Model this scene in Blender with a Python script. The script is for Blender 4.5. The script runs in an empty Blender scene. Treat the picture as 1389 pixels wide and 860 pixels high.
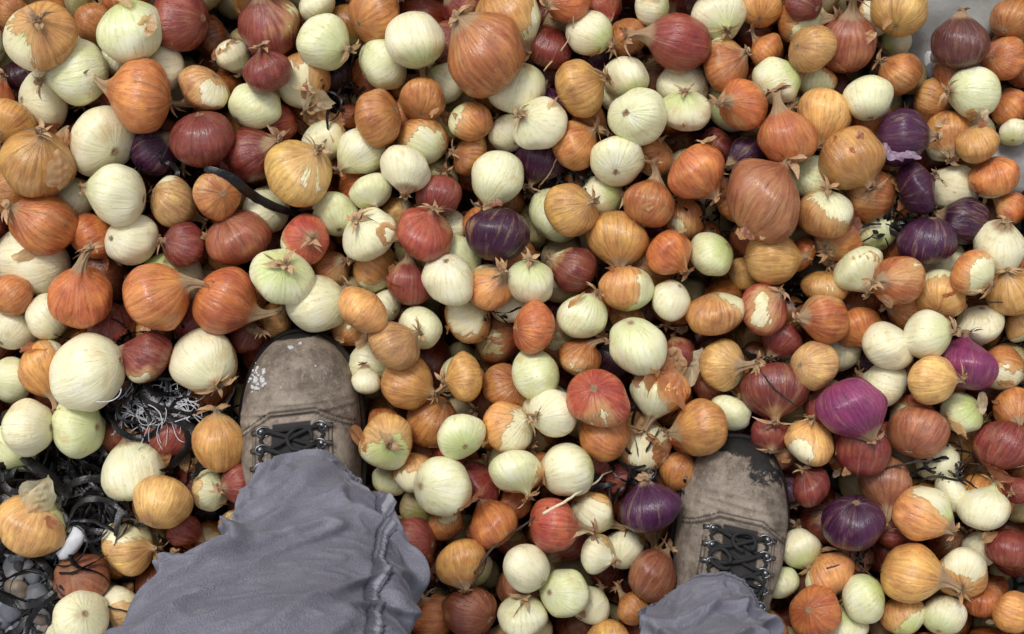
import bpy, math, random
import numpy as np
from mathutils import Vector, Matrix, noise, Quaternion
random.seed(7); np.random.seed(7)
H=1.35; W=1.0; PX=1389.0
sc=bpy.context.scene
def wx(px,py,z=0.0):
    k=(H-z)/H/PX*W
    return ((px-694.5)*k, -(py-430)*k)
def sm(a,b,x):
    t=min(1,max(0,(x-a)/(b-a))); return t*t*(3-2*t)
# ---------------------------------------------------------------- node helpers
class NT:
    def __init__(s,name):
        s.m=bpy.data.materials.new(name); s.m.use_nodes=True
        s.t=s.m.node_tree; s.t.nodes.clear()
        s.out=s.t.nodes.new('ShaderNodeOutputMaterial')
    def n(s,typ,**kw):
        nd=s.t.nodes.new(typ)
        for k,v in kw.items(): setattr(nd,k,v)
        return nd
    def set(s,sock,v):
        if isinstance(v,bpy.types.NodeSocket): s.t.links.new(v,sock)
        elif v is not None: sock.default_value=v
    def math(s,op,a,b=None,c=None,clamp=False):
        nd=s.n('ShaderNodeMath',operation=op,use_clamp=clamp)
        s.set(nd.inputs[0],a); s.set(nd.inputs[1],b); s.set(nd.inputs[2],c)
        return nd.outputs[0]
    def vec(s,op,a,b=None,scale=None,out=0):
        nd=s.n('ShaderNodeVectorMath',operation=op)
        s.set(nd.inputs[0],a); s.set(nd.inputs[1],b)
        if scale is not None: s.set(nd.inputs['Scale'],scale)
        return nd.outputs[out]
    def mix(s,f,a,b,bt='MIX'):
        nd=s.n('ShaderNodeMix',data_type='RGBA',blend_type=bt,clamp_factor=True)
        s.set(nd.inputs[0],f); s.set(nd.inputs[6],c4(a)); s.set(nd.inputs[7],c4(b))
        return nd.outputs[2]
    def noise(s,v,scale,detail=3,rough=.55,dist=0):
        nd=s.n('ShaderNodeTexNoise'); s.set(nd.inputs['Vector'],v)
        nd.inputs['Scale'].default_value=scale; nd.inputs['Detail'].default_value=detail
        nd.inputs['Roughness'].default_value=rough; nd.inputs['Distortion'].default_value=dist
        return nd.outputs[0]
    def ss(s,x,a,b,lo=0.,hi=1.):
        nd=s.n('ShaderNodeMapRange',interpolation_type='SMOOTHSTEP')
        s.set(nd.inputs[0],x); s.set(nd.inputs[1],a); s.set(nd.inputs[2],b)
        nd.inputs[3].default_value=lo; nd.inputs[4].default_value=hi
        return nd.outputs[0]
    def comb(s,x,y,z):
        nd=s.n('ShaderNodeCombineXYZ'); s.set(nd.inputs[0],x); s.set(nd.inputs[1],y); s.set(nd.inputs[2],z); return nd.outputs[0]
    def bump(s,h,dist,strength=1.0):
        nd=s.n('ShaderNodeBump'); s.set(nd.inputs['Height'],h)
        nd.inputs['Distance'].default_value=dist; nd.inputs['Strength'].default_value=strength
        return nd.outputs[0]
    def bsdf(s,col,rough,normal=None,metal=0.,spec=.5,**kw):
        nd=s.n('ShaderNodeBsdfPrincipled')
        s.set(nd.inputs['Base Color'],c4(col)); s.set(nd.inputs['Roughness'],rough)
        nd.inputs['Metallic'].default_value=metal; s.set(nd.inputs['Specular IOR Level'],spec)
        if normal is not None: s.set(nd.inputs['Normal'],normal)
        for k,v in kw.items(): s.set(nd.inputs[k.replace('_',' ')],v)
        return nd.outputs[0]
    def fin(s,sh):
        s.t.links.new(sh,s.out.inputs[0]); return s.m
def c4(c):
    if isinstance(c,(tuple,list)) and len(c)==3: return (*c,1.)
    return c
# ---------------------------------------------------------------- materials
def mat_onion():
    t=NT('onion_skin')
    tc=t.n('ShaderNodeTexCoord').outputs['Object']
    oi=t.n('ShaderNodeObjectInfo'); R=oi.outputs['Random']; OC=oi.outputs['Color']; AL=oi.outputs['Alpha']; PI=oi.outputs['Object Index']
    wn=t.n('ShaderNodeTexWhiteNoise',noise_dimensions='1D'); t.set(wn.inputs['W'],t.math('MULTIPLY',R,91.7))
    R2=wn.outputs['Value']; RC=wn.outputs['Color']; off=t.vec('SCALE',RC,scale=53.0)
    sp=t.n('ShaderNodeSeparateXYZ'); t.set(sp.inputs[0],tc); X,Y,Z=sp.outputs
    flat=t.comb(X,Y,0.0); d=t.vec('NORMALIZE',flat); rad=t.vec('LENGTH',flat,out=1)
    sv=t.vec('ADD',t.vec('ADD',t.vec('SCALE',d,scale=4.0),t.comb(0.,0.,t.math('MULTIPLY',Z,.6))),off)
    po=t.vec('ADD',tc,off)
    streak=t.noise(sv,2.2,4,.68); fine=t.noise(sv,10.0,2,.6)
    blotch=t.noise(po,1.5,3,.6); spots=t.noise(po,8.0,3,.65)
    lon=t.math('ARCTAN2',Y,X)
    wob=t.math('MULTIPLY',streak,5.0)
    nv=t.math('ROUND',t.math('MULTIPLY_ADD',R2,5.0,9.0))
    sn=t.math('ABSOLUTE',t.math('SINE',t.math('ADD',t.math('MULTIPLY',lon,nv),wob)))
    vein=t.math('MULTIPLY',t.ss(sn,0.0,.26,1.,0.),t.ss(fine,.35,.6))
    neck=t.ss(t.math('ADD',Z,t.math('MULTIPLY',t.math('SUBTRACT',fine,.5),.3)),.88,1.06)
    root=t.math('MULTIPLY',t.ss(t.math('ADD',rad,t.math('MULTIPLY',t.math('SUBTRACT',spots,.5),.25)),.08,.15,1.,0.),t.ss(Z,0.,-.1))
    ntip=t.math('MULTIPLY',t.ss(t.math('ADD',rad,t.math('MULTIPLY',t.math('SUBTRACT',fine,.5),.25)),.06,.17,1.,0.),t.ss(Z,.1,.3))
    neck=t.math('MAXIMUM',neck,ntip)
    k=t.math('MULTIPLY_ADD',streak,1.75,.13)
    skin=t.mix(1.,OC,t.comb(k,k,k),'MULTIPLY')
    hs=t.n('ShaderNodeHueSaturation'); t.set(hs.inputs['Hue'],t.math('MULTIPLY_ADD',blotch,.055,.474)); hs.inputs['Saturation'].default_value=1.0
    t.set(hs.inputs['Value'],t.math('MULTIPLY_ADD',blotch,1.1,.46)); t.set(hs.inputs['Color'],skin); skin=hs.outputs[0]
    tan=t.mix(.5,OC,(.66,.42,.21))
    skin=t.mix(t.math('MULTIPLY',t.ss(t.noise(sv,1.2,4,.75),.51,.70),.5),skin,tan)
    skin=t.mix(t.math('MULTIPLY',vein,.38),skin,t.mix(1.,skin,(.40,.28,.22),'MULTIPLY'))
    skin=t.mix(t.ss(spots,.64,.72,0,.5),skin,(.09,.045,.025))
    skin=t.mix(t.math('MULTIPLY',t.ss(t.math('ABSOLUTE',Z),.55,.95),.35),skin,t.mix(1.,skin,(.55,.42,.33),'MULTIPLY'))
    pale=t.mix(t.ss(R2,.35,1.),(.86,.80,.52),(.76,.78,.43))
    pale=t.mix(t.math('MULTIPLY',t.ss(blotch,.45,.7),.6),pale,(.90,.875,.71))
    pale=t.mix(t.math('MULTIPLY',vein,t.math('MULTIPLY_ADD',R2,.45,.12)),pale,(.48,.54,.18))
    gz=t.math('MULTIPLY',t.ss(t.math('ADD',Z,t.math('MULTIPLY',streak,.6)),.60,1.25),t.ss(R,.25,.95,.05,.85))
    pale=t.mix(gz,pale,(.50,.60,.17))
    pale=t.mix(t.ss(t.math('SUBTRACT',blotch,t.math('MULTIPLY',fine,.1)),.38,.20,0,.55),pale,(.68,.48,.22))
    pale=t.mix(t.ss(spots,.64,.74,0,.6),pale,(.42,.29,.12))
    rv=t.vec('NORMALIZE',t.vec('SUBTRACT',RC,(.5,.5,.38)))
    side=t.vec('DOT_PRODUCT',tc,rv,out=1)
    pm=t.math('ADD',t.math('MULTIPLY_ADD',side,.22,.27),t.math('ADD',t.math('MULTIPLY',t.noise(po,.85,3,.5,.3),.32),t.math('MULTIPLY',streak,.14)))
    thr=t.math('MULTIPLY_ADD',AL,.70,.16)
    df=t.math('SUBTRACT',pm,thr)
    thin=t.ss(df,-.10,-.01); peel=t.ss(df,.0,.006)
    col=t.mix(t.math('MULTIPLY',thin,.55),skin,(.74,.46,.19))
    edge=t.math('MULTIPLY',t.ss(df,-.010,.0),t.ss(df,.002,.012,1.,0.))
    pl=t.mix(t.ss(df,.0,.12,.5,0.),pale,t.mix(.5,pale,(.80,.62,.30)))
    col=t.mix(peel,col,pl)
    col=t.mix(t.math('MULTIPLY',edge,.45),col,(.34,.17,.06))
    dry=t.mix(fine,(.15,.08,.04),(.58,.40,.22))
    col=t.mix(neck,col,dry); col=t.mix(root,col,t.mix(spots,(.14,.09,.05),(.45,.34,.20)))
    # gap shade painted into the colour of bulbs lying deep in the heap
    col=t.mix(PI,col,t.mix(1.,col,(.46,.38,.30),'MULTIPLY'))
    h=t.math('ADD',t.math('MULTIPLY',streak,1.1),t.math('MULTIPLY',vein,-.3))
    h=t.math('ADD',h,t.math('MULTIPLY',fine,.4)); h=t.math('ADD',h,t.math('MULTIPLY',peel,-.7))
    bp=t.bump(h,.0013,.7)
    ro=t.math('ADD',t.math('MULTIPLY_ADD',peel,.04,.10),t.math('MULTIPLY',blotch,.34)); ro=t.math('MAXIMUM',ro,t.math('MULTIPLY',neck,.7))
    sh=t.bsdf(col,ro,bp,spec=.55)
    return t.fin(sh)
def mat_attr(name,rough=.6,trans=0.,bumpd=.0006,nscale=120,spec=.4,var=.5):
    t=NT(name)
    a=t.n('ShaderNodeAttribute'); a.attribute_name='Col'
    tc=t.n('ShaderNodeTexCoord').outputs['Object']
    n1=t.noise(tc,nscale,5,.65); n2=t.noise(tc,nscale*5,3,.6)
    k=t.math('MULTIPLY_ADD',n1,var*2,1-var)
    col=t.mix(1.,a.outputs['Color'],t.comb(k,k,k),'MULTIPLY')
    bp=t.bump(t.math('ADD',n1,t.math('MULTIPLY',n2,.4)),bumpd)
    sh=t.bsdf(col,rough,bp,spec=spec)
    if trans>0:
        tr=t.n('ShaderNodeBsdfTranslucent'); t.set(tr.inputs[0],col)
        mx=t.n('ShaderNodeMixShader'); mx.inputs[0].default_value=trans
        t.t.links.new(sh,mx.inputs[1]); t.t.links.new(tr.outputs[0],mx.inputs[2]); sh=mx.outputs[0]
        tp=t.n('ShaderNodeBsdfTransparent'); t.set(tp.inputs[0],(1.,.82,.6,1.))
        m2=t.n('ShaderNodeMixShader'); t.set(m2.inputs[0],t.ss(n1,.35,.65,.12,.5)); t.t.links.new(sh,m2.inputs[1]); t.t.links.new(tp.outputs[0],m2.inputs[2]); sh=m2.outputs[0]
    return t.fin(sh)
def mat_dry():
    t=NT('dry_onion_neck'); tc=t.n('ShaderNodeTexCoord').outputs['Object']
    oi=t.n('ShaderNodeObjectInfo')
    n=t.noise(tc,9,3,.7)
    col=t.mix(n,(.16,.09,.045),(.66,.45,.25)); col=t.mix(.35,col,t.mix(.5,oi.outputs['Color'],(.5,.3,.15)))
    return t.fin(t.bsdf(col,.5,t.bump(n,.001)))
def mat_ground():
    t=NT('pebble_shore'); tc=t.n('ShaderNodeTexCoord').outputs['Object']
    v=t.n('ShaderNodeTexVoronoi',feature='F1'); t.set(v.inputs['Vector'],tc); v.inputs['Scale'].default_value=45
    ve=t.n('ShaderNodeTexVoronoi',feature='DISTANCE_TO_EDGE'); t.set(ve.inputs['Vector'],tc); ve.inputs['Scale'].default_value=45
    sp=t.n('ShaderNodeSeparateColor'); t.set(sp.inputs[0],v.outputs['Color'])
    col=t.mix(sp.outputs[0],(.06,.063,.07),(.24,.235,.22)); col=t.mix(t.ss(sp.outputs[1],.7,1.),col,(.22,.16,.11))
    e=t.ss(ve.outputs[0],0.,.12); col=t.mix(e,(.03,.028,.025),col)
    return t.fin(t.bsdf(col,.45,t.bump(e,.006)))
M_on=mat_onion(); M_dry=mat_dry(); M_gr=mat_ground()
M_fl=mat_attr('papery_onion_skin',.3,.3,.0010,70,.5,.5)
M_peb=mat_attr('sea_pebble',.45,0,.0005,90,.4,.35)
M_sw=mat_attr('wet_seaweed',.22,0,.0012,110,.5,.5)
M_tw=mat_attr('dry_stem',.7,0,.0004,200,.3,.4)
# ---------------------------------------------------------------- mesh builder
class MB:
    def __init__(s): s.v=[];s.f=[];s.c=[];s.mi=[]
    def add(s,vs,fs,col=(1,1,1),mi=0):
        o=len(s.v); s.v+= [tuple(p) for p in vs]; s.f+=[tuple(i+o for i in f) for f in fs]
        if isinstance(col,list): s.c+=col
        else: s.c+=[tuple(col)]*len(vs)
        s.mi+=[mi]*len(fs)
    def tube(s,pts,r,seg=7,col=(1,1,1),mi=0,cap=True):
        pts=[Vector(p) for p in pts]; n=len(pts); rs=r if isinstance(r,list) else [r]*n
        vs=[];fs=[]; up=Vector((0.13,.27,.95)).normalized()
        for i,p in enumerate(pts):
            tg=(pts[min(i+1,n-1)]-pts[max(i-1,0)]); tg=tg.normalized() if tg.length>1e-9 else Vector((1,0,0))
            a=tg.cross(up); 
            if a.length<1e-3: a=tg.cross(Vector((1,0,0)))
            a.normalize(); b=a.cross(tg)
            for j in range(seg):
                th=2*math.pi*j/seg; vs.append(p+(a*math.cos(th)+b*math.sin(th))*rs[i])
        for i in range(n-1):
            for j in range(seg):
                k=(j+1)%seg; fs.append((i*seg+j,i*seg+k,(i+1)*seg+k,(i+1)*seg+j))
        if cap: fs+= [tuple(range(seg))[::-1],tuple((n-1)*seg+j for j in range(seg))]
        s.add(vs,fs,col,mi)
    def ribbon(s,pts,w,col=(1,1,1),mi=0,nrm=None,twist=0.,ph=0.):
        pts=[Vector(p) for p in pts]; n=len(pts); vs=[];fs=[]
        ws=w if isinstance(w,list) else [w]*n
        for i,p in enumerate(pts):
            tg=(pts[min(i+1,n-1)]-pts[max(i-1,0)]); tg=tg.normalized() if tg.length>1e-9 else Vector((1,0,0))
            a=tg.cross(nrm or Vector((0,0,1)))
            if a.length<1e-3: a=tg.cross(Vector((1,0,0)))
            a.normalize(); a=Quaternion(tg,twist*i/n+ph)@a; b=a.cross(tg)
            vs+=[p-a*ws[i]/2,p+b*ws[i]*.12,p+a*ws[i]/2]
        for i in range(n-1):
            for j in range(2): fs.append((i*3+j,i*3+j+1,i*3+j+4,i*3+j+3))
        s.add(vs,fs,col,mi)
    def obj(s,name,mats,smooth=True,link=True):
        me=bpy.data.meshes.new(name); me.from_pydata(s.v,[],s.f); 
        ca=me.color_attributes.new('Col','FLOAT_COLOR','POINT')
        arr=np.ones((len(s.v),4),dtype=np.float32); arr[:,:3]=np.array([c[:3] for c in s.c],dtype=np.float32); ca.data.foreach_set('color',arr.ravel())
        for m in mats: me.materials.append(m)
        me.polygons.foreach_set('material_index',s.mi); me.polygons.foreach_set('use_smooth',[smooth]*len(s.f)); me.update()
        if not link: return me
        ob=bpy.data.objects.new(name,me); sc.collection.objects.link(ob); return ob
def catmull(P,n):
    P=[np.array(p,float) for p in P]; out=[]
    m=len(P)-1
    for q in range(n):
        t=q/(n-1)*m; i=min(int(t),m-1); u=t-i
        p0=P[max(i-1,0)];p1=P[i];p2=P[i+1];p3=P[min(i+2,m)]
        out.append(.5*((2*p1)+(-p0+p2)*u+(2*p0-5*p1+4*p2-p3)*u*u+(-p0+3*p1-3*p2+p3)*u**3))
    return out
# ---------------------------------------------------------------- onion prototypes
body=[(.0,-.84),(.10,-.89),(.42,-.84),(.76,-.62),(.96,-.24),(.99,.1),(.87,.44)]
tips={'A':[(.62,.72),(.36,.93),(.2,1.1),(.13,1.28),(.11,1.46),(.13,1.62),(.03,1.66)],
      'B':[(.60,.70),(.30,.88),(.15,.98),(.10,1.08),(.12,1.18),(.02,1.2)],
      'C':[(.60,.69),(.34,.82),(.15,.875),(.08,.90),(.0,.87)],
      'D':[(.66,.70),(.45,.90),(.25,1.05),(.14,1.18),(.10,1.28),(.02,1.3)]}
def onion_mesh(kind,seed):
    rd=random.Random(seed); P=catmull(body+tips[kind],44); S=44; vs=[];fs=[]
    ph=[rd.uniform(0,6.28) for _ in range(5)]; bend=(rd.uniform(-.35,.35),rd.uniform(-.35,.35)); el=rd.uniform(.84,1.10)
    lop=(rd.uniform(-.14,.14),rd.uniform(-.14,.14)); a2=rd.uniform(.015,.055); a3=rd.uniform(.01,.03)
    o=Vector((rd.uniform(0,99),rd.uniform(0,99),rd.uniform(0,99)))
    for i,(r,z) in enumerate(P):
        r=max(r,0.001)
        nk=sm(.85,1.15,z)
        for j in range(S):
            th=2*math.pi*j/S+nk*.8*(z-.8)
            f=1+a2*math.sin(2*th+ph[0])+a3*math.sin(3*th+ph[1]+z)+.009*math.sin(7*th+ph[2])
            f+=nk*(.20*math.sin(4*th+ph[3])+.12*math.sin(7*th+ph[4]))
            x=r*f*math.cos(th);y=r*f*math.sin(th)
            q=noise.noise(Vector((x*1.3,y*1.3,z*1.3))+o)*.11
            x*=1+q;y*=1+q; zz=z*el if z<.9 else z-.9+.9*el
            zz+=(lop[0]*x+lop[1]*y)
            t=max(0,z-.85); x+=bend[0]*t*t*2.0; y+=bend[1]*t*t*2.0
            if kind!='C' and i>=len(P)-4: zz+=rd.uniform(-.05,.05)
            vs.append((x,y,zz))
    for i in range(len(P)-1):
        for j in range(S):
            k=(j+1)%S; fs.append((i*S+j,i*S+k,(i+1)*S+k,(i+1)*S+j))
    fs.append(tuple(range(S))[::-1]); fs.append(tuple((len(P)-1)*S+j for j in range(S)))
    mb=MB(); mb.add(vs,fs,mi=0)
    ztip=P[-1][1]-.9+.9*el; t=P[-1][1]-.85; tip=Vector((bend[0]*t*t*2,bend[1]*t*t*2,ztip-.08))
    if kind!='C':
        for _ in range(rd.randint(7,13)):
            a=rd.uniform(0,6.28); L=rd.uniform(.2,.75) if kind!='D' else rd.uniform(.15,.45)
            d=Vector((math.cos(a),math.sin(a),rd.uniform(.1,1.4))).normalized(); side=Vector((-math.sin(a),math.cos(a),rd.uniform(-.5,.5)))*rd.uniform(-.5,.5)
            pts=[tip+Vector((math.cos(a),math.sin(a),0))*.07+d*L*u+side*L*u*u+Vector((0,0,-.4*L*u*u)) for u in [0,.25,.5,.75,1]]
            w=rd.uniform(.07,.24); mb.ribbon(pts,[w*.7,w*1.1,w*.9,w*.5,w*.08],mi=1,twist=rd.uniform(-2.5,2.5),nrm=d.cross(side) if side.length>.05 else None)
    if rd.random()<.7:
        for _ in range(rd.randint(14,30)):
            a=rd.uniform(0,6.28);r0=rd.uniform(0,.08); L=rd.uniform(.04,.13)
            p=Vector((r0*math.cos(a),r0*math.sin(a),-.86*el)); d=Vector((math.cos(a)*.8,math.sin(a)*.8,-rd.uniform(.3,1)))
            mb.tube([p,p+d*L*.5,p+d*L+Vector((rd.uniform(-.05,.05),rd.uniform(-.05,.05),0))],[.012,.009,.004],4,mi=1)
    return mb.obj('onion_bulb_'+kind,[M_on,M_dry],link=False)
protos={k:[onion_mesh(k,100*i+ord(k)) for i in range(9)] for k in 'ABCD'}
# ---------------------------------------------------------------- onion list (x y r type [lvl ang elev kind])
L='''55 50 50 m 1 60 70 B;15 15 25 C;178 42 46 G 1 100 20 C;105 98 43 G 1 200 30 B;58 138 40 W;245 28 42 R;192 130 52 C 1 170 5 A;130 30 28 C -1;140 190 48 W 1 -40 40 C;12 165 35 O;52 222 50 O 1 60 45 B;275 190 46 R 1 -90 -30 C;208 205 32 P -1;277 120 36 D;315 75 25 W -1;365 35 42 R 0;362 97 35 R 1 100 30 B;345 145 35 W;410 110 38 M -1;342 210 38 R;406 234 46 O 1 45 30 B;440 58 37 G;430 8 30 W;508 20 38 C;440 190 32 W -1;520 85 38 W;562 55 44 G 1 -70 10 C;512 160 38 C 1 200 -20 C;573 135 32 M;605 112 28 W -1;660 75 56 c 2 130 20 D;690 20 45 O;700 118 40 W;638 165 30 M;573 190 33 M;490 205 33 W;550 228 34 W 1 -90 20 D;637 210 30 C -1;675 242 37 W;732 168 36 G 1;690 180 28 G -1;742 65 35 R;787 120 42 O 1 20 20 B;800 45 30 W;850 50 32 C;850 105 32 W;865 158 40 W 1 0 -60 C;780 197 34 C;735 215 35 P -1;837 218 37 W 1 80 -50 C;885 212 30 M;922 57 40 R 1 170 10 A;930 150 33 G 1;885 10 28 W;975 22 35 W;985 90 36 C;1030 8 30 O;1020 40 28 R -1;1085 25 35 M;1102 66 33 o 1 0 -30 C;1052 110 32 W;1008 143 36 C 1;1040 70 25 C -1;1105 110 28 M;1090 5 25 R;1150 60 38 r 0 90 30 A;1178 132 34 Y 1 90 -20 C;1118 155 38 o;1068 187 40 c 2 110 15 A;1155 215 42 O 1 -60 20 B;1220 100 32 C;1215 55 25 G -1;1220 10 40 O;1190 20 30 W -1;1222 186 40 P 1 0 10 D;1285 185 35 M;1265 135 30 M -1;1302 60 38 d 1 90 10 D;1362 80 32 C;1375 25 30 C;1320 125 35 W 1 180 20 B;1370 145 28 C -1;1375 180 20 W;1325 195 28 O;1242 255 36 P 1 30 10 B;1295 255 33 W;1348 240 32 M;1180 265 36 C;1310 300 34 P;1257 328 38 P 1 -100 -20 C;1372 283 24 C;1355 335 34 W;1120 290 37 m 1 90 40 B;1100 240 30 W;1037 272 56 k 2 60 20 B;945 232 40 c 2 -50 0 D;880 277 35 c 1 70 0 A;838 322 40 O 0 -90 20 D;775 285 35 O 1 20 40 B;815 265 30 W -1;930 295 28 C -1;908 343 34 C 1 -50 20 B;965 344 32 W 1 30 40 C;975 195 25 R -1;1010 210 25 P -1;1048 350 38 O 1 0 10 B;1085 345 25 C -1;1135 325 33 M;1165 365 35 G 1 -70 20 D;1190 315 28 W -1;1218 380 36 C 1;1120 390 30 O;1275 400 36 m;1320 370 32 M 1 -40 40 B;1370 395 35 O 0;1330 440 32 W;1258 455 32 W 1 10 40 B;1310 495 42 p 0 90 0 B;1360 500 30 M;1265 515 34 m 1 0 30 B;1205 470 34 W;1165 445 33 C;1120 432 32 C 1 180 20 D;1140 475 28 W -1;1105 495 33 D 1 0 -40 C;1060 460 30 R;1037 420 32 S 1 50 40 B;970 425 38 m 1 90 20 C;910 407 28 G 1 60 30 C;850 392 37 m 1 -90 -10 C;865 468 40 G 2 110 30 C;790 428 33 W 1 60 20 B;780 365 33 R;725 445 36 c 2 0 -30 C;720 382 33 W 1 90 45 B;665 390 33 m;610 380 36 W 1 -80 -40 C;635 430 33 m -1 30 20 B;577 318 42 S 1 70 30 B;675 317 42 P 1 70 -10 C;595 265 33 R 0;500 318 37 W 1 130 50 B;455 290 32 G;505 260 30 W;415 325 33 S 1 0 70 B;383 375 40 W 1 60 60 B;362 285 36 W;323 322 42 r 0 120 30 C;295 265 34 C 1 0 60 C;235 275 34 D;160 264 44 W 1 170 0 D;100 270 30 W -1;60 302 44 c 1 150 40 B;12 262 30 O;125 320 32 C;180 325 34 W 1 0 -50 C;248 332 32 R 1;45 355 50 G 0 0 10 C;110 402 45 c 1 80 40 A;212 402 50 c 2 25 5 A;305 408 46 c 1 -25 0 A;430 412 42 G 0 20 10 B;492 420 38 m 2 50 -10 C;510 365 35 M -1;450 365 25 C -1;555 385 30 R -1;570 445 32 W;535 468 36 D 1 30 10 B;15 400 30 C;15 445 32 G;65 430 30 W;150 440 35 R -1;60 500 36 M;120 505 49 W 1 20 10 C;200 484 38 R 1 160 20 D;278 490 44 m 0 -50 40 B;15 515 30 W -1;38 580 42 W 1 180 0 C;107 578 40 G 1 0 30 C;230 590 35 R -1;180 640 42 W 1 100 0 D;297 600 38 O 1;220 680 40 m 1 80 -40 C;175 740 38 m -1 0 20 B;45 710 48 m 0 60 10 C;110 785 38 r;110 840 38 W 1;325 655 28 R;285 665 28 W -1;250 720 25 R -1;270 440 35 R -1;335 455 25 R -1;497 517 20 W 1 100 0 D;553 520 38 O 1 -20 20 B;630 512 32 O 1 190 20 B;585 570 35 C -1;525 600 37 m 1 0 80 B;625 592 34 G 2 -60 60 C;600 660 41 G 1;652 655 30 R -1;700 640 38 m 2 -60 20 B;690 580 35 m 0 30 30 B;750 560 34 W 1;688 525 32 C;727 508 34 G 1 20 20 C;787 485 30 C;812 540 42 S 2 -60 -60 C;770 638 38 W 1;820 590 35 C;870 600 38 m -1;895 530 38 m;952 580 40 O 1 190 10 D;980 495 33 m;920 480 25 R -1;1050 530 42 R;990 560 28 W;1045 590 28 R;1100 600 34 o 1 90 20 B;1155 552 44 p 2 -60 10 D;1200 520 32 W;1245 585 42 r 1 60 -20 C;1170 610 35 R;1100 660 28 R;1200 655 38 r;1270 625 32 W -1;1305 560 30 W;1360 605 35 R;1375 555 28 C;1250 695 38 m 1 -30 20 D;1290 668 25 W -1;1335 690 35 W 1;1380 665 20 R;1157 710 42 P 1 -90 -30 C;1370 745 35 R;1330 745 25 W -1;1235 778 42 O 1 -10 20 A;1305 778 35 m;1335 815 30 C;1375 830 28 O;1210 720 25 R -1;1172 812 33 W 1;1125 780 33 m;1085 745 30 W -1;1105 830 35 C;1060 790 25 W -1;1225 835 30 m;1280 835 30 W;880 690 42 P 1 100 10 D;750 712 38 S 2 -5 0 A;670 712 35 c;713 770 34 G 2;625 762 35 O 1 -80 20 D;637 830 38 r;708 835 36 G 1 90 30 B;765 805 33 W;803 695 30 m;845 745 28 W;885 780 35 r;810 750 28 W;800 820 28 G;860 825 25 C;605 710 25 C -1;560 640 30 m -1;530 650 25 W -1;920 640 25 C -1;1290 100 24 C -1;1230 420 28 C -1;1010 620 24 C -1'''
COL={'C':((.50,.170,.052),.86),'c':((.52,.155,.052),1.0),'k':((.44,.150,.068),1.),'O':((.60,.300,.090),.84),'o':((.69,.33,.115),.80),'D':((.58,.34,.14),.75),
 'R':((.24,.045,.034),.88),'r':((.31,.10,.052),.9),'d':((.13,.042,.038),1.),'S':((.42,.085,.050),.74),'P':((.050,.008,.036),1.),'p':((.20,.026,.085),.95),
 'M':((.56,.22,.07),.66),'m':((.65,.32,.11),.60),'W':((.60,.38,.16),.03),'G':((.55,.38,.16),.0),'Y':((.6,.4,.14),.0)}
on=[]
for s in L.split(';'):
    q=s.split(); x,y,r=float(q[0]),float(q[1]),float(q[2]); lv=int(q[4]) if len(q)>4 else 0
    ang=float(q[5]) if len(q)>5 else None; ele=float(q[6]) if len(q)>6 else None; kd=q[7] if len(q)>7 else None
    on.append([x,y,r/PX*W,q[3],lv,ang,ele,kd])
n=len(on)
P2=np.array([wx(o[0],o[1]) for o in on]); RR=np.array([o[2] for o in on])
tz=np.array([o[4]*.013+(o[2]-.025)*.5+random.uniform(-.004,.004) for o in on]); Z=tz.copy()
Dxy=np.sqrt(((P2[:,None]-P2[None])**2).sum(2)); SS=.90*(RR[:,None]+RR[None]); need2=SS**2-Dxy**2
near=[(i,j) for i in range(n) for j in range(i) if need2[i,j]>0]
for it in range(250):
    Z+= (tz-Z)*.06
    for i,j in near:
        nd=min(math.sqrt(need2[i,j]),.032); dz=Z[i]-Z[j]
        if abs(dz)<nd:
            s=1 if dz>=0 else -1; m=(nd-abs(dz))*.5*.6; Z[i]+=s*m; Z[j]-=s*m
    Z=np.clip(Z,-.055,.045)
def ground_z(x,y):
    px=x*PX+694.5; py=430-y*PX
    g=-.13
    g+=.085*sm(330,60,px)*sm(540,700,py)
    g+=.085*sm(1180,1300,px)*sm(260,80,py)
    return g+.006*noise.noise(Vector((x*9,y*9,1)))
allp=[]  # x,y,z,r,type,ang,ele,kind
for i,o in enumerate(on):
    x,y=wx(o[0],o[1],Z[i]); allp.append([x,y,Z[i],o[2]*(H-Z[i])/H,o[3],o[5],o[6],o[7]])
# boots
boots=[dict(toe=(388,451),ang=6.5,side=-1,sc=1.09),dict(toe=(1024,597),ang=-12.5,side=1,sc=1.0)]
obst=[]
for b in boots:
    tx,ty=wx(*b['toe']); a=math.radians(b['ang']); fx,fy=-math.sin(a),math.cos(a)
    for s in np.arange(.045,.29,.02): obst.append((tx-fx*s,ty-fy*s,.0,.052)); obst.append((tx-fx*s,ty-fy*s,.06,.045))
arr=np.zeros((6000,4)); cnt=0
for o in obst: arr[cnt]=o; cnt+=1
for o in allp: arr[cnt]=o[:4]; cnt+=1
def forbidden(px,py):
    if ((px-60)/95)**2+((py-690)/95)**2<1: return True
    if px<80 and py>740: return True
    if ((px-210)/52)**2+((py-545)/34)**2<1: return True
    if px>1235 and py<75 and px<1350: return True
    if px>1365 and 190<py<240: return True
    return False
def inframe(x,y,m=.0): return abs(x)<.5+m and abs(y)<.31+m
types=['W']*19+['G']*9+['C']*18+['c']*8+['O']*12+['m']*8+['M']*6+['R']*11+['r']*7+['P']*2+['S']*3
types2=['W']*10+['G']*6+['C']*20+['c']*8+['O']*10+['m']*5+['R']*18+['r']*12+['P']*5+['S']*3
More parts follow.
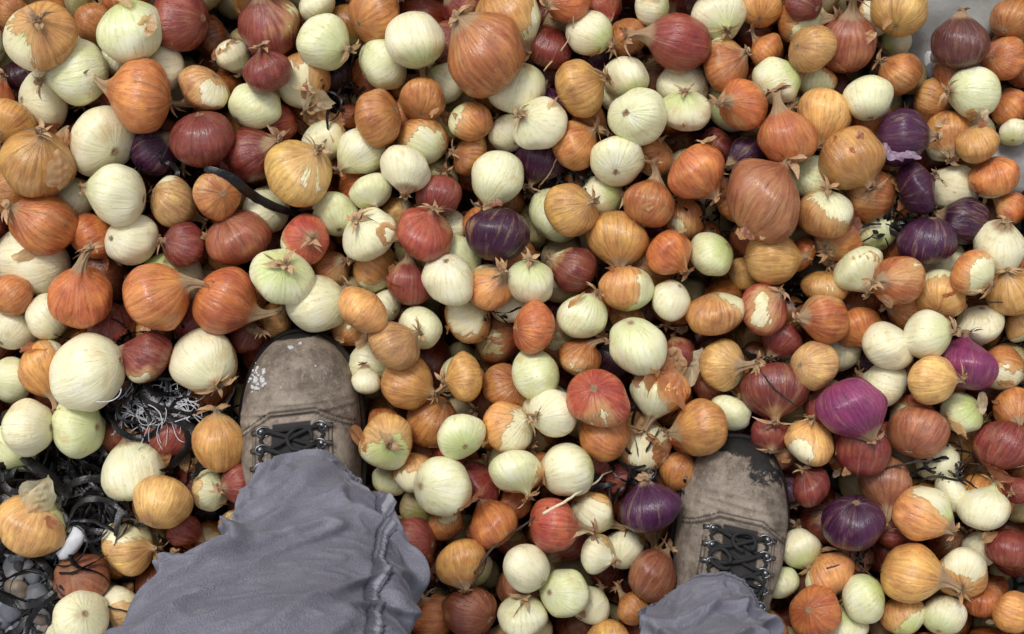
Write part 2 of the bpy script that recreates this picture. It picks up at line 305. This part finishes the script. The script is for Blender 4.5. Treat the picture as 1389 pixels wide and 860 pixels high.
def tryadd(x,y,r,zmax,kk=.90):
    global cnt
    px=x*PX+694.5; py=430-y*PX
    if forbidden(px,py): return False
    A=arr[:cnt]; d2=(A[:,0]-x)**2+(A[:,1]-y)**2; s2=(kk*(A[:,3]+r))**2; m=d2<s2
    zz=A[m,2]; h=np.sqrt(s2[m]-d2[m]); lo=ground_z(x,y)+r*.85
    iv=sorted(zip(zz-h,zz+h),key=lambda q:-q[1]); z=zmax
    for it in range(8):
        hit=False
        for a,b in iv:
            if a<z<b: z=a-1e-4; hit=True
        if not hit: break
    if z<lo: return False
    arr[cnt]=(x,y,z,r); cnt+=1
    allp.append([x,y,z,r,random.choice(types if z>-.03 else types2),None,None,None]); return True
for k in range(4200):
    x=random.uniform(-.86,.86); y=random.uniform(-.66,.62)
    tryadd(x,y,random.triangular(.018,.034,.025),(-.010 if inframe(x,y,-.01) else random.uniform(-.02,.025)))
for gx in np.arange(-.52,.52,.013):
    for gy in np.arange(-.33,.33,.013):
        tryadd(gx+random.uniform(-.005,.005),gy+random.uniform(-.005,.005),random.uniform(.016,.024),-.028,.87)
print('onions',len(allp))
pile=bpy.data.objects.new('onion_pile',None); sc.collection.objects.link(pile)
for i,(x,y,z,r,ty,ang,ele,kd) in enumerate(allp):
    if ang is None: ang=random.uniform(0,360)
    if ele is None: ele=random.choice([random.uniform(-40,0),random.uniform(-10,50),random.uniform(10,60)])
    if kd is None: kd=random.choice('AAABBBCCD') if ty not in 'WGY' else random.choice('BBCCCD')
    me=random.choice(protos[kd]); ob=bpy.data.objects.new('onion',me); sc.collection.objects.link(ob); ob.parent=pile
    a,e=math.radians(ang),math.radians(ele); d=Vector((math.cos(a)*math.cos(e),math.sin(a)*math.cos(e),math.sin(e)))
    qn=d.to_track_quat('Z','Y')@Quaternion((0,0,1),random.uniform(0,6.28))
    ob.rotation_mode='QUATERNION'; ob.rotation_quaternion=qn; ob.location=(x,y,z)
    ax=random.uniform(.86,1.10); ob.scale=(r*random.uniform(.95,1.06),r*random.uniform(.95,1.06),r*ax)
    c,al=COL[ty]; v=random.uniform(.76,1.20); g=random.uniform(.84,1.18)
    ob.pass_index=1 if z<-.034 else 0  # flags deep bulbs for the painted gap shade in onion_skin
    al=al+random.uniform(-.08,.08) if al>.2 else al+random.choice([0,0,0,.1,.25])*random.random()
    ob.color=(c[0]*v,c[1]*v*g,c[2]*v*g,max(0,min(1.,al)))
TOP=np.array([[o[0],o[1],o[2],o[3]] for o in allp])
def top_z(x,y):
    d2=(TOP[:,0]-x)**2+(TOP[:,1]-y)**2; m=d2<TOP[:,3]**2
    if not m.any(): return max(ground_z(x,y),-.04)
    return float((TOP[m,2]+np.sqrt(TOP[m,3]**2-d2[m])*.93).max())
# ---------------------------------------------------------------- loose skins
fl=MB(); fcols=[(.62,.36,.17),(.52,.25,.11),(.72,.50,.28),(.42,.16,.08),(.75,.60,.38),(.36,.15,.09)]
def flake(c,R,d,size,col,lift=.0,asp=1.):
    d=d.normalized(); a=d.orthogonal().normalized(); a=Quaternion(d,random.uniform(0,6.28))@a; b=d.cross(a)
    N=9;S=30; vs=[];cs=[];fs=[]; sd=Vector((random.uniform(0,99),random.uniform(0,99),0))
    curl=random.uniform(.2,1.3); ca=random.uniform(0,6.28)
    for i in range(N+1):
        for j in range(S):
            th=2*math.pi*j/S; rg=1+.5*noise.noise(sd+Vector((math.cos(th)*1.2,math.sin(th)*1.2,0)))+.14*noise.noise(sd+Vector((math.cos(th)*5,math.sin(th)*5,9)))+.12*noise.noise(sd+Vector((math.cos(th)*14,math.sin(th)*14,9)))
            u=size*rg*i/N; ux=u*math.cos(th);uy=u*math.sin(th)*asp
            w=math.cos(th-ca); k=R*(1.015+lift+ max(0,w)*curl*(i/N)**2.2*size+.10*size*noise.noise(sd+Vector((ux*6,uy*6,3)))+.04*size*math.sin(ux*26+2*math.sin(uy*9)))
            v=(d+a*math.tan(min(ux,1.2) if ux>0 else max(ux,-1.2))+b*math.tan(max(-1.2,min(1.2,uy)))).normalized()*k
            vs.append(c+v); q=random.uniform(.9,1.1)*(1.0+.25*noise.noise(sd+Vector((uy*22,0,0)))); cs.append((col[0]*q,col[1]*q,col[2]*q))
    for i in range(N):
        for j in range(S):
            k=(j+1)%S; fs.append((i*S+j,i*S+k,(i+1)*S+k,(i+1)*S+j))
    fl.add(vs,fs,cs)
for o in allp:
    if o[2]>-.035 and random.random()<.26 and o[3]>.02 and o[4] not in 'P':
        d=Vector((random.gauss(0,1.1),random.gauss(0,1.1),.5)); flake(Vector(o[:3]),o[3],d,random.uniform(.2,.55),random.choice(fcols),random.uniform(.0,.03),random.uniform(.35,.8))
for (px,py,s) in [(410,150,.03),(428,120,.026),(900,505,.03),(925,480,.026),(880,600,.02),(60,665,.035),(240,620,.024),(50,470,.024),(1207,220,.026),(1270,170,.018),(230,60,.02),(600,150,.016),(1130,205,.016),(905,190,.018),(770,715,.014),(1290,400,.016),(1130,620,.015),(145,345,.018),(545,375,.018),(1330,160,.016),(470,450,.014),(1190,40,.018),(750,150,.014),(1060,640,.014),(1340,560,.016),(655,275,.014),(1010,330,.014),(300,60,.016)]:
    for _ in range(3):
        x,y=wx(px+random.uniform(-20,20),py+random.uniform(-16,16)); z=top_z(x,y)
        cc=(.75,.68,.45) if (px,py)==(60,665) else ((.50,.36,.50) if px==1207 else random.choice(fcols))
        rr=random.uniform(.016,.028); d=Vector((random.gauss(0,.5),random.gauss(0,.5),1)).normalized()
        flake(Vector((x,y,z+.001))-d*rr,rr,d,random.uniform(.4,.8)*s/.02*.6 if s<.03 else .85,cc,.03,random.uniform(.3,.7))
fo=fl.obj('loose_onion_skins',[M_fl])
# ---------------------------------------------------------------- ground, pebbles, rocks
g=MB(); N=150
def gc(i):
    u=(i/N*2-1); return u*.9 if abs(u)<.75 else math.copysign(.675+((abs(u)-.75)/.25)**4*60,u)
vs=[];fs=[]
for i in range(N+1):
    for j in range(N+1):
        x,y=gc(i),gc(j); vs.append((x,y,ground_z(x,y) if abs(x)<3 and abs(y)<3 else -.13))
for i in range(N):
    for j in range(N): a=i*(N+1)+j; fs.append((a,a+N+1,a+N+2,a+1))
g.add(vs,fs); g.obj('shingle_beach_ground',[M_gr])
import bmesh
def ico(sub):
    bm=bmesh.new(); bmesh.ops.create_icosphere(bm,subdivisions=sub,radius=1); v=[Vector(a.co) for a in bm.verts]; f=[tuple(a.index for a in q.verts) for q in bm.faces]; bm.free(); return v,f
iv,if_=ico(3); iv4,if4=ico(4)
pb=MB(); pc=[(.13,.14,.16),(.20,.21,.23),(.30,.30,.30),(.07,.07,.08),(.24,.19,.14),(.58,.58,.60),(.17,.13,.11)]
def stone(mb,x,y,z,r,col,fx=1.,fy=.7,fz=.5,rot=0.,V=iv,F=if_,rough=.18):
    o=Vector((random.uniform(0,99),)*3)+Vector((random.random()*9,0,3)); vs=[]
    c,s=math.cos(rot),math.sin(rot)
    for v in V:
        k=1+rough*noise.noise(v*1.2+o)+rough*.25*noise.noise(v*4+o); X,Y,Zz=v.x*k*r*fx,v.y*k*r*fy,v.z*k*r*fz
        vs.append((x+X*c-Y*s,y+X*s+Y*c,z+Zz))
    mb.add(vs,F,col)
for k in range(1100):
    px=random.uniform(-60,230);py=random.uniform(500,900); x,y=wx(px,py,-.05); r=random.choice([.003,.004,.006,.008,.011])*random.uniform(.8,1.2)
    stone(pb,x,y,ground_z(x,y)+r*.4+random.uniform(0,.012),r,random.choice(pc),1,random.uniform(.6,.95),random.uniform(.4,.7),random.uniform(0,3))
for k in range(160):
    px=random.uniform(1180,1450);py=random.uniform(-30,260); x,y=wx(px,py,-.05); r=random.uniform(.006,.016)
    stone(pb,x,y,ground_z(x,y)+r*.4,r,random.choice(pc),1,.8,.5,random.uniform(0,3))
x,y=wx(102,733,-.01); stone(pb,x,y,.004,.018,(.62,.63,.66),1,.62,.5,.9)
pb.obj('beach_pebbles',[M_peb])
for (px,py,r,z,fy,rot,nm) in [(1285,15,.075,-.055,.8,.6,'flat_grey_rock'),(1400,215,.055,-.045,.7,.2,'flat_grey_rock')]:
    rk=MB(); x,y=wx(px,py,z); stone(rk,0,0,0,r,(.30,.30,.29),1,fy,.5,rot,iv4,if4,.4); ob=rk.obj(nm,[M_peb]); ob.location=(x,y,z)
# ---------------------------------------------------------------- seaweed, stems
sw=MB()
def path(pts,n,lift=.004,jit=0.):
    P=catmull([wx(*p,.01) for p in pts],n); zs=[top_z(p[0],p[1]) for p in P]; out=[]
    for i in range(n):
        z=max(zs[max(0,i-2):i+3])*.6+np.mean(zs[max(0,i-4):i+5])*.4
        out.append((P[i][0]+random.uniform(-jit,jit),P[i][1]+random.uniform(-jit,jit),z+lift))
    return out
pp=path([(285,232),(320,245),(350,270),(395,287),(428,284)],26); sw.ribbon(pp,[.003+.008*math.sin(math.pi*min(1,i/25*.9+.1)) for i in range(26)],(.008,.007,.007),twist=1.0)
for (cx,cy,rad,cntr,wd) in [(205,540,52,120,.009),(120,690,50,90,.009),(40,790,60,80,.009),(35,640,42,34,.015),(455,112,32,34,.006),(1060,500,32,34,.005),(865,650,38,50,.007),(1190,298,32,30,.006),(1235,300,24,16,.005),(780,240,24,16,.005),(965,295,22,16,.005),(205,225,25,12,.005),(1075,400,18,14,.006),(580,790,16,8,.005),(1300,640,40,24,.004),(1150,760,20,10,.004),(255,470,25,14,.006),(670,420,20,10,.005),(950,640,20,10,.005)]:
    big=rad>=42
    for _ in range(cntr):
        a=random.uniform(0,6.28);q=rad*math.sqrt(random.random())*.85; x,y=wx(cx+q*math.cos(a),cy+q*math.sin(a)); h=random.uniform(0,6.28); pts=[]
        t0=top_z(x,y)
        if not big and t0>.004: continue
        zb=max(-.05,t0+.002) if not big else max(-.028 if cx>150 else -.045,min(t0,.0))+random.uniform(0,.012)
        st=rad/PX*.15; dh=random.uniform(-.25,.25)
        for i in range(16):
            pts.append((x,y,zb+.004*math.sin(i*.7+a))); h+=dh+random.uniform(-.3,.3); x+=st*math.cos(h); y+=st*math.sin(h)
        w=wd*random.uniform(.3,1.2); g_=random.uniform(.4,1.4)
        sw.ribbon(pts,[w*(.4+.6*math.sin(math.pi*(i+.7)/17))*random.uniform(.8,1.15) for i in range(16)],(.010*g_,.009*g_,.010*g_),twist=random.uniform(-3,3),ph=random.uniform(-.8,.8))
sw.obj('black_seaweed',[M_sw])
rt=MB()
for _ in range(130):
    x,y=wx(215+random.gauss(0,22),553+random.gauss(0,11)); h=random.gauss(0,.8)+random.choice([0,3.14]); z=max(-.008,top_z(x,y))+.010; pts=[]; dh=random.uniform(-.3,.3)
    for i in range(11): pts.append((x,y,z+random.uniform(-.001,.001))); h+=dh+random.uniform(-.2,.2); x+=.003*math.cos(h);y+=.003*math.sin(h)
    rt.tube(pts,random.uniform(.0003,.0006),4,(.6,.6,.63))
rt.obj('white_root_fibres',[M_tw])
st=MB()
for pts,r,c in [([(735,690),(770,672),(800,656),(832,643)],.0016,(.72,.62,.42)),([(645,772),(665,745),(700,715),(742,682)],.0015,(.06,.04,.03)),([(640,790),(655,770),(660,755)],.0012,(.05,.03,.02)),
    ([(738,95),(760,70),(775,45),(776,10)],.0009,(.55,.42,.25)),([(1195,640),(1240,625),(1290,628),(1340,632)],.0013,(.05,.035,.03)),([(1290,655),(1340,645),(1389,630)],.0008,(.25,.16,.1)),([(1020,480),(1040,520),(1075,550)],.0012,(.03,.02,.02)),
    ([(1120,770),(1160,765),(1185,785)],.001,(.1,.06,.04)),([(730,250),(745,235),(755,215)],.001,(.5,.35,.2)),([(1320,400),(1345,410),(1389,405)],.001,(.08,.05,.03)),([(880,50),(905,50),(925,70)],.0012,(.2,.12,.08))]:
    P=path(pts,20,.001,.0003); st.tube(P,[r*(1-.5*i/20) for i in range(20)],6,c)
st.obj('dry_plant_stems',[M_tw])
# ---------------------------------------------------------------- boots
def mat_boot():
    t=NT('worn_nubuck_leather'); tc=t.n('ShaderNodeTexCoord').outputs['Object']
    a=t.n('ShaderNodeAttribute'); a.attribute_name='Col'; sp=t.n('ShaderNodeSeparateColor'); t.set(sp.inputs[0],a.outputs['Color']); rim,seam,ton=sp.outputs[0],sp.outputs[1],sp.outputs[2]
    n1=t.noise(tc,24,6,.72); n2=t.noise(tc,140,5,.75); n3=t.noise(tc,700,3,.6); n4=t.noise(t.vec('MULTIPLY',tc,(1.,.25,1.)),260,4,.7)
    col=t.mix(t.ss(n1,.34,.66),(.135,.105,.080),(.325,.270,.215)); col=t.mix(t.ss(n2,.50,.70,0,.6),col,(.39,.34,.285)); col=t.mix(t.ss(n2,.46,.30,0,.75),col,(.072,.054,.040))
    col=t.mix(t.ss(n4,.60,.70,0,.5),col,(.43,.39,.34))
    rm=t.ss(t.math('ADD',rim,t.math('MULTIPLY',t.math('SUBTRACT',t.noise(tc,60,5,.75),.5),.9)),.48,.56)
    col=t.mix(rm,col,t.mix(n2,(.008,.008,.009),(.04,.038,.036)))
    col=t.mix(ton,col,(.030,.028,.028)); col=t.mix(t.math('MULTIPLY',seam,.8),col,(.03,.025,.02))
    h=t.math('ADD',n1,t.math('ADD',t.math('MULTIPLY',n2,.4),t.math('MULTIPLY',n3,.25))); h=t.math('ADD',h,t.math('MULTIPLY',rm,-.25))
    return t.fin(t.bsdf(col,t.mix(rm,(.82,)*3,(.45,)*3),t.bump(h,.0024),spec=.25))
M_boot=mat_boot()
M_rub=mat_attr('black_rubber_sole',.6,0,.0006,150,.3,.5)
M_lace=mat_attr('black_lace_cord',.75,0,.0003,900,.2,.5)
tm=NT('dark_metal_hook'); M_met=tm.fin(tm.bsdf((.16,.16,.165),.3,metal=.9))
M_white=mat_attr('dried_mud_splash',.8,0,.0005,300,.2,.3)
def ip(s,T): return float(np.interp(s,[a for a,_ in T],[b for _,b in T]))
def hw(s):
    if s<.085: w=.0545*max(0,1-((.085-s)/.085)**2.12)**(1/2.12)
    else: w=ip(s,[(.085,.0545),(.115,.0540),(.15,.0485),(.20,.040),(.25,.041),(.30,.037)])
    if s>.265: w*=math.sqrt(max(0,1-((s-.265)/.036)**2))
    return w
def hh(s):
    if s<.055: return .052*max(0,1-((.055-s)/.055)**2.2)**(1/2.2)
    return ip(s,[(.055,.052),(.075,.056),(.10,.070),(.13,.088),(.16,.103),(.20,.118),(.3,.118)])
ZB=.020
def sec(s,phi):
    e=ip(s,[(0,.8),(.08,.85),(.14,1.05),(.3,1.1)]); w=max(hw(s),1e-4); c=math.cos(phi)
    return w*math.copysign(abs(c)**.82,c), ZB+hh(s)*abs(math.sin(phi))**e
def surf(x,s):
    w=max(hw(s),1e-4); c=min(1,(abs(x)/w))**(1/.82); e=ip(s,[(0,.8),(.08,.85),(.14,1.05),(.3,1.1)])
    return ZB+hh(s)*math.sqrt(max(0,1-c*c))**e
def cx(s,side): return -side*(.008*sm(.12,.0,s))
for bi,b in enumerate(boots):
    S0=.074 if bi==0 else .078
    side=b['side']; root=bpy.data.objects.new('hiking_boot',None); sc.collection.objects.link(root)
    tx,ty=wx(*b['toe'],0.0); root.location=(tx,ty,-.040); root.rotation_euler=(math.radians(2),0,math.radians(b['ang'])); root.scale=(b['sc'],)*3
    mb=MB(); NS,NP=230,110; vs=[];cs=[];fs=[]
    for i in range(NS+1):
        s=.302*(i/NS)**1.35
        for j in range(NP+1):
            ph=math.pi*j/NP; x,z=sec(s,ph); xx=x
            k=noise.noise(Vector((x*40,s*30,bi*9)))*.002+(1-abs(noise.noise(Vector((x*14+s*20,s*120,bi*9+4))))*2)*.0026*sm(.045,.065,s)*sm(.10,.078,s)
            k+=noise.noise(Vector((x*110,s*110,bi*9)))*.0006
            z+=k
            r=1-sm(.0,.013 if bi==0 else .018,(z-ZB)) 
            r=max(r,(1-sm(0,.010 if bi==0 else .034,s))*(.95 if bi==0 else .86))
            if bi==1: r=max(r,.58*(1-sm(.030,.055,s))*sm(.0,.6,math.cos(ph)+.4))
            q=abs(x)
            l1=S0-.004+.55*max(0,q-.020)
            sd=abs(s-l1); sd2=abs(s-l1+.0042)
            se=1 if ((sd<.0011 or sd2<.0008) and q<.052) else 0
            to=1 if (q<.0165 and s>S0+.002) else 0
            z-=(.0012 if se else 0); z+=.0014*sm(-.001,.001,s-l1)
            vs.append((xx+cx(s,side),-s,z+.0005)); cs.append((r,se,to))
    for i in range(NS):
        for j in range(NP): a=i*(NP+1)+j; fs.append((a,a+1,a+NP+2,a+NP+1))
    mb.add(vs,fs,cs); up=mb.obj('upper',[M_boot]); up.parent=root
    sh=MB(); vs=[];fs=[]
    for i in range(12):
        z=.06+.012*i; 
        for j in range(40):
            th=6.2832*j/40; vs.append(((.040-.0003*i)*math.cos(th),-.235+(.058-.001*i)*math.sin(th)+.0*i,z))
    for i in range(11):
        for j in range(40): k=(j+1)%40; fs.append((i*40+j,i*40+k,(i+1)*40+k,(i+1)*40+j))
    sh.add(vs,fs,(0,0,0)); o=sh.obj('ankle_shaft',[M_boot]); o.parent=root
    so=MB(); out=[]
    M=150
    for j in range(M):
        u=j/M*2; sgn=1 if u<1 else -1; q=u if u<1 else 2-u; s=.302*(.5-.5*math.cos(math.pi*q)); out.append((sgn*hw(s)+cx(s,side),-s))
    vs=[];fs=[]
    lv=[(.0,.0,.97),(.004,.003,1),(.012,.0035,1),(.0135,.001,1),(.016,.0035,1),(.024,.0035,1),(.027,.0005,1)]
    for li,(z,off,kk) in enumerate(lv):
        for j,(x,y) in enumerate(out):
            nx=out[(j+1)%M][1]-out[j-1][1]; ny=-(out[(j+1)%M][0]-out[j-1][0]); l=math.hypot(nx,ny) or 1; nx,ny=nx/l,ny/l
            if nx*(x-0)+ny*(y+.15)<0: nx,ny=-nx,-ny
            o2=off-(.003 if (li in(1,2) and j%6<2) else 0); vs.append((x+nx*o2,y+ny*o2,z))
    for li in range(len(lv)-1):
        for j in range(M): k=(j+1)%M; fs.append((li*M+j,li*M+k,(li+1)*M+k,(li+1)*M+j))
    fs.append(tuple(range(M))); so.add(vs,fs,(.028,.027,.027)); o=so.obj('rubber_sole',[M_rub]); o.parent=root
    fc=MB()
    for sg in(-1,1):
        vs=[];fs=[];cs=[]; NA,NBB=60,14
        for i in range(NA+1):
            for j in range(NBB+1):
                f=j/NBB; x=.0150+.0215*f; s=S0+.001+.12*i/NA + .35*max(0,f-.5)*.0215*(1-i/NA)
                edge=min(j,NBB-j,i,NA-i); z=surf(x,s)+(.0034 if edge>0 else -.001)+.0006*noise.noise(Vector((x*90,s*90,sg)))
                vs.append((sg*x+cx(s,side),-s,z)); cs.append((0,1 if j in(1,NBB-1,NBB-3) or i==1 else 0,0))
        for i in range(NA):
            for j in range(NBB): a=i*(NBB+1)+j; fs.append((a,a+1,a+NBB+2,a+NBB+1))
        fc.add(vs,fs,cs)
    o=fc.obj('lace_facing',[M_boot]); o.parent=root
    mt=MB(); la=MB(); ss=[S0+.007+.0145*q for q in range(7)]
    for s in ss:
        for sg in(-1,1):
            x=sg*.0245+cx(s,side); z=surf(.0245,s)+.0045
            mt.tube([(x+.0058*math.cos(t),-s+.0042*math.sin(t),z+.0018+.001*math.cos(t)*sg) for t in np.linspace(0,6.28,17)],.00125,6)
            mt.tube([(x+sg*.002,-s,z-.001),(x+sg*.002,-s,z+.0030)],[.0038,.0030],10); mt.tube([(x+sg*.002,-s,z-.001),(x+sg*.011,-s-.001,z-.004)],.0024,6)
    def lz(x,s,l=.006): return surf(min(abs(x),.03),s)+l+.0015
    for i in range(len(ss)-1):
        for sg in(-1,1):
            pts=[]
            for u in np.linspace(0,1,12):
                x=sg*.0225*(1-2*u)+random.uniform(-.0003,.0003); s=ss[i]+(ss[i+1]-ss[i])*u; pts.append((x+cx(s,side),-s+.001*math.sin(6*u+i),lz(0.012 if abs(x)<.012 else x,s,.0045)+(.0024 if sg>0 else 0)*math.sin(math.pi*u)))
            la.tube(pts,.0021,7,(.022,.021,.022))
        for sg in(-1,1):
            la.tube([(sg*.0225+cx(ss[i],side),-ss[i],lz(.0225,ss[i],.005)),(sg*.0275+cx(ss[i],side),-(ss[i]+ss[i+1])/2,lz(.026,ss[i],.006)),(sg*.0225+cx(ss[i],side),-ss[i+1],lz(.0225,ss[i+1],.005))],.0018,6,(.02,.02,.02))
    la.tube([(-.0225+.045*u+cx(S0,side),-ss[0],lz(.012,ss[0],.005)) for u in np.linspace(0,1,8)],.0021,7,(.022,.021,.022))
    for q in range(4):
        x=random.uniform(-.012,.012); s=.098+.016*q; h=random.uniform(0,6.28); pts=[]; dh=random.choice([-.4,.4])
        for i in range(16): pts.append((x+cx(s,side),-s,lz(x,min(max(s,.08),.2),.009+.002*math.sin(i)))); h+=dh+random.uniform(-.15,.15); x+=.0040*math.cos(h); s+=.003*math.sin(h)
        la.tube(pts,.0018,7,(.024,.023,.024))
    o=mt.obj('lace_hooks',[M_met]); o.parent=root; o=la.obj('laces',[M_lace]); o.parent=root
    if bi==0:
        wh=MB()
        for _ in range(26):
            x=-.034+random.gauss(0,.0045); s=.034+random.gauss(0,.006); r=random.choice([.0006,.0010,.0016,.0024])
            if abs(x)<hw(s)*.97: stone(wh,x+cx(s,side),-s,surf(x,s)+.0012,r,(.56,.57,.59),1,random.uniform(.5,1.),.2,random.uniform(0,3),V=iv,F=if_,rough=.9)
        for (x,s,r) in [(-.002,.012,.0022),(.006,.010,.0018),(.02,.03,.001),(-.01,.045,.0009),(.01,.055,.0012)]:
            stone(wh,x+cx(s,side),-s,surf(x,s)+.0012,r,(.5,.5,.52),1,random.uniform(.6,1.),.2,random.uniform(0,3),V=iv,F=if_,rough=.9)
        o=wh.obj('white_splashes',[M_white]); o.parent=root
# ---------------------------------------------------------------- trousers
def mat_cloth():
    t=NT('grey_cotton_canvas'); tc=t.n('ShaderNodeTexCoord').outputs['Object']
    a=t.n('ShaderNodeAttribute'); a.attribute_name='Col'; sp=t.n('ShaderNodeSeparateColor'); t.set(sp.inputs[0],a.outputs['Color']); seam,wear=sp.outputs[0],sp.outputs[1]
    n1=t.noise(tc,9,5,.6); n2=t.noise(tc,60,5,.7); n3=t.noise(t.vec('MULTIPLY',tc,(1.,1.,.35)),900,2,.6)
    col=t.mix(n1,(.158,.158,.196),(.232,.230,.270)); col=t.mix(t.ss(n2,.45,.75,0,.4),col,(.32,.315,.345)); col=t.mix(t.ss(n3,.35,.7,0,.30),col,(.08,.082,.105))
    col=t.mix(t.math('MULTIPLY',seam,.75),col,(.055,.055,.075)); col=t.mix(t.math('MULTIPLY',wear,.5),col,(.40,.39,.42))
    sh=t.bsdf(col,.88,t.bump(t.math('ADD',t.math('MULTIPLY',n2,.7),n3),.0010),spec=.15)
    return t.fin(sh)
M_cl=mat_cloth()
def ringw(px,py,rx,ry,z):
    x,y=wx(px,py,z); k=(H-z)/H/PX; return (x,y,rx*k,ry*k,z)
legs=[[ringw(420,702,72,86,.062),ringw(418,704,76,88,.085),ringw(420,718,84,92,.13),ringw(428,746,112,98,.19),ringw(420,784,140,106,.26),ringw(396,826,170,114,.33),ringw(366,870,198,122,.40),ringw(350,915,218,130,.46),ringw(338,965,230,140,.52)]+[(-.145,-.33,.105,.105,.62),(-.12,-.46,.105,.12,.74),(-.09,-.56,.10,.125,.86)],
      [ringw(962,858,66,80,.070),ringw(961,860,70,82,.092),ringw(958,882,84,86,.14),ringw(962,912,106,92,.20),ringw(970,945,130,98,.27),ringw(972,985,150,106,.34),ringw(972,1030,165,116,.41)]+[(.135,-.36,.085,.09,.52),(.12,-.46,.098,.11,.66),(.095,-.54,.10,.12,.78),(.09,-.56,.10,.125,.86)]]
tr=MB()
def rdg(v,w=.16):
    q=noise.noise(v); return math.exp(-(q/w)**2)
for li,K in enumerate(legs):
    NR,NSG=340,340; R=catmull(K,NR); vs=[];cs=[];fs=[]; z0=R[0][4]
    o=Vector((li*31.7,5,2))
    for i,(x,y,rx,ry,z) in enumerate(R):
        hl=z-z0
        for j in range(NSG):
            th=2*math.pi*j/NSG; c,s=math.cos(th),math.sin(th)
            cc=math.copysign(abs(c)**.9,c); s2=math.copysign(abs(s)**.9,s)
            wrp=noise.noise(Vector((c*1.2,s*1.2,hl*5))+o)*.4
            f1=rdg(Vector((c*.7+hl*2,s*.7,hl*13+c*.5+wrp))+o,.15)*.010*sm(.34,.06,hl)*sm(.010,.05,hl)
            f2=rdg(Vector((c*.8,s*.6+c*hl*1.5,hl*8.0-c*.9+wrp))+o*2,.12)*.010*sm(.06,.16,hl)
            f6=rdg(Vector((c*1.6+hl*3,s*1.2,hl*15+c*1.2+wrp))+o*5,.10)*.0055*sm(.02,.08,hl)
            f3=noise.noise(Vector((c*1.2,s*1.2,hl*5))+o*3)*.008*sm(.02,.2,hl)
            f4=rdg(Vector((c*2.5,s*2.5+hl*6,hl*38+c*2))+o,.12)*.0014
            f5=noise.noise(Vector((c*2.0,s*2.0,.3))+o)*.006*sm(.06,.0,hl)
            d=f1+f2+f3+f4+f5+f6-.006*sm(.03,.1,hl)
            seam=0;wear=0
            tseam=math.radians(42 if li==0 else 150)
            dl=(th-tseam)*rx
            if abs(dl)<.0065: d+=.0020+.0008*math.sin(z*700) 
            if .003<abs(dl)<.0048: seam=.8
            if abs(abs(dl)-.0072)<.0014: seam=1; d-=.001
            if abs(dl)<.002: wear=1
            if abs(hl-.020)<.0012: seam=1; d-=.0012
            if hl<.020: d+=.0018+.0012*noise.noise(Vector((c*25,s*25,hl*30)))
            if hl<.0025: wear=1
            zz=z
            if hl<.08: zz+= (.022*s*sm(.08,.0,hl))*1.0+.005*math.sin(th*3+li)*sm(.05,0,hl)
            vs.append((x+(rx+d)*cc,y+(ry+d)*s2,zz+(f1+f2+f6)*.9)); cs.append((seam,wear,0))
    for i in range(NR-1):
        for j in range(NSG): k=(j+1)%NSG; fs.append((i*NSG+j,i*NSG+k,(i+1)*NSG+k,(i+1)*NSG+j))
    tr.add(vs,fs,cs)
vs=[];fs=[]
for i in range(20):
    z=.80+.22*i/19; rx=.19-.03*i/19; ry=.135-.015*i/19
    if i==0: rx*=.8;ry*=.8
    for j in range(64):
        th=6.2832*j/64; vs.append((rx*math.cos(th),-.57+ry*math.sin(th),z))
for i in range(19):
    for j in range(64): k=(j+1)%64; fs.append((i*64+j,i*64+k,(i+1)*64+k,(i+1)*64+j))
fs.append(tuple(19*64+j for j in range(64))); fs.append(tuple(range(64))[::-1])
tr.add(vs,fs,(0,0,0))
to=tr.obj('person_legs_in_grey_trousers',[M_cl]); sd=to.modifiers.new('thick','SOLIDIFY'); sd.thickness=.0018; sd.offset=-1
# ---------------------------------------------------------------- camera, light
cam=bpy.data.cameras.new('camera'); co=bpy.data.objects.new('camera',cam); sc.collection.objects.link(co); sc.camera=co
co.location=(0,0,H); co.rotation_euler=(0,0,0); cam.sensor_width=36; cam.lens=36*H/W; cam.clip_end=500; cam.clip_start=.01
w=bpy.data.worlds.new('World'); sc.world=w; w.use_nodes=True; nt=w.node_tree; bg=nt.nodes['Background']
sk=nt.nodes.new('ShaderNodeTexSky'); sk.sky_type='NISHITA'; sk.sun_disc=False; sk.sun_elevation=math.radians(58); sk.sun_rotation=math.radians(-25); sk.dust_density=3
hs=nt.nodes.new('ShaderNodeHueSaturation'); hs.inputs['Saturation'].default_value=.3; hs.inputs['Value'].default_value=1.1; nt.links.new(sk.outputs[0],hs.inputs['Color']); nt.links.new(hs.outputs[0],bg.inputs[0]); bg.inputs[1].default_value=.15
sl=bpy.data.lights.new('sun','SUN'); sl.energy=1.5; sl.angle=math.radians(12); sl.color=(1,.97,.92); so=bpy.data.objects.new('sun',sl); sc.collection.objects.link(so)
el,az=math.radians(58),math.radians(-25)
dv=Vector((math.sin(az)*math.cos(el),math.cos(az)*math.cos(el),math.sin(el))); so.rotation_mode='QUATERNION'; so.rotation_quaternion=dv.to_track_quat('Z','Y'); so.location=(0,0,3)
sc.view_settings.view_transform='Standard'; sc.view_settings.look='None'; sc.view_settings.exposure=0
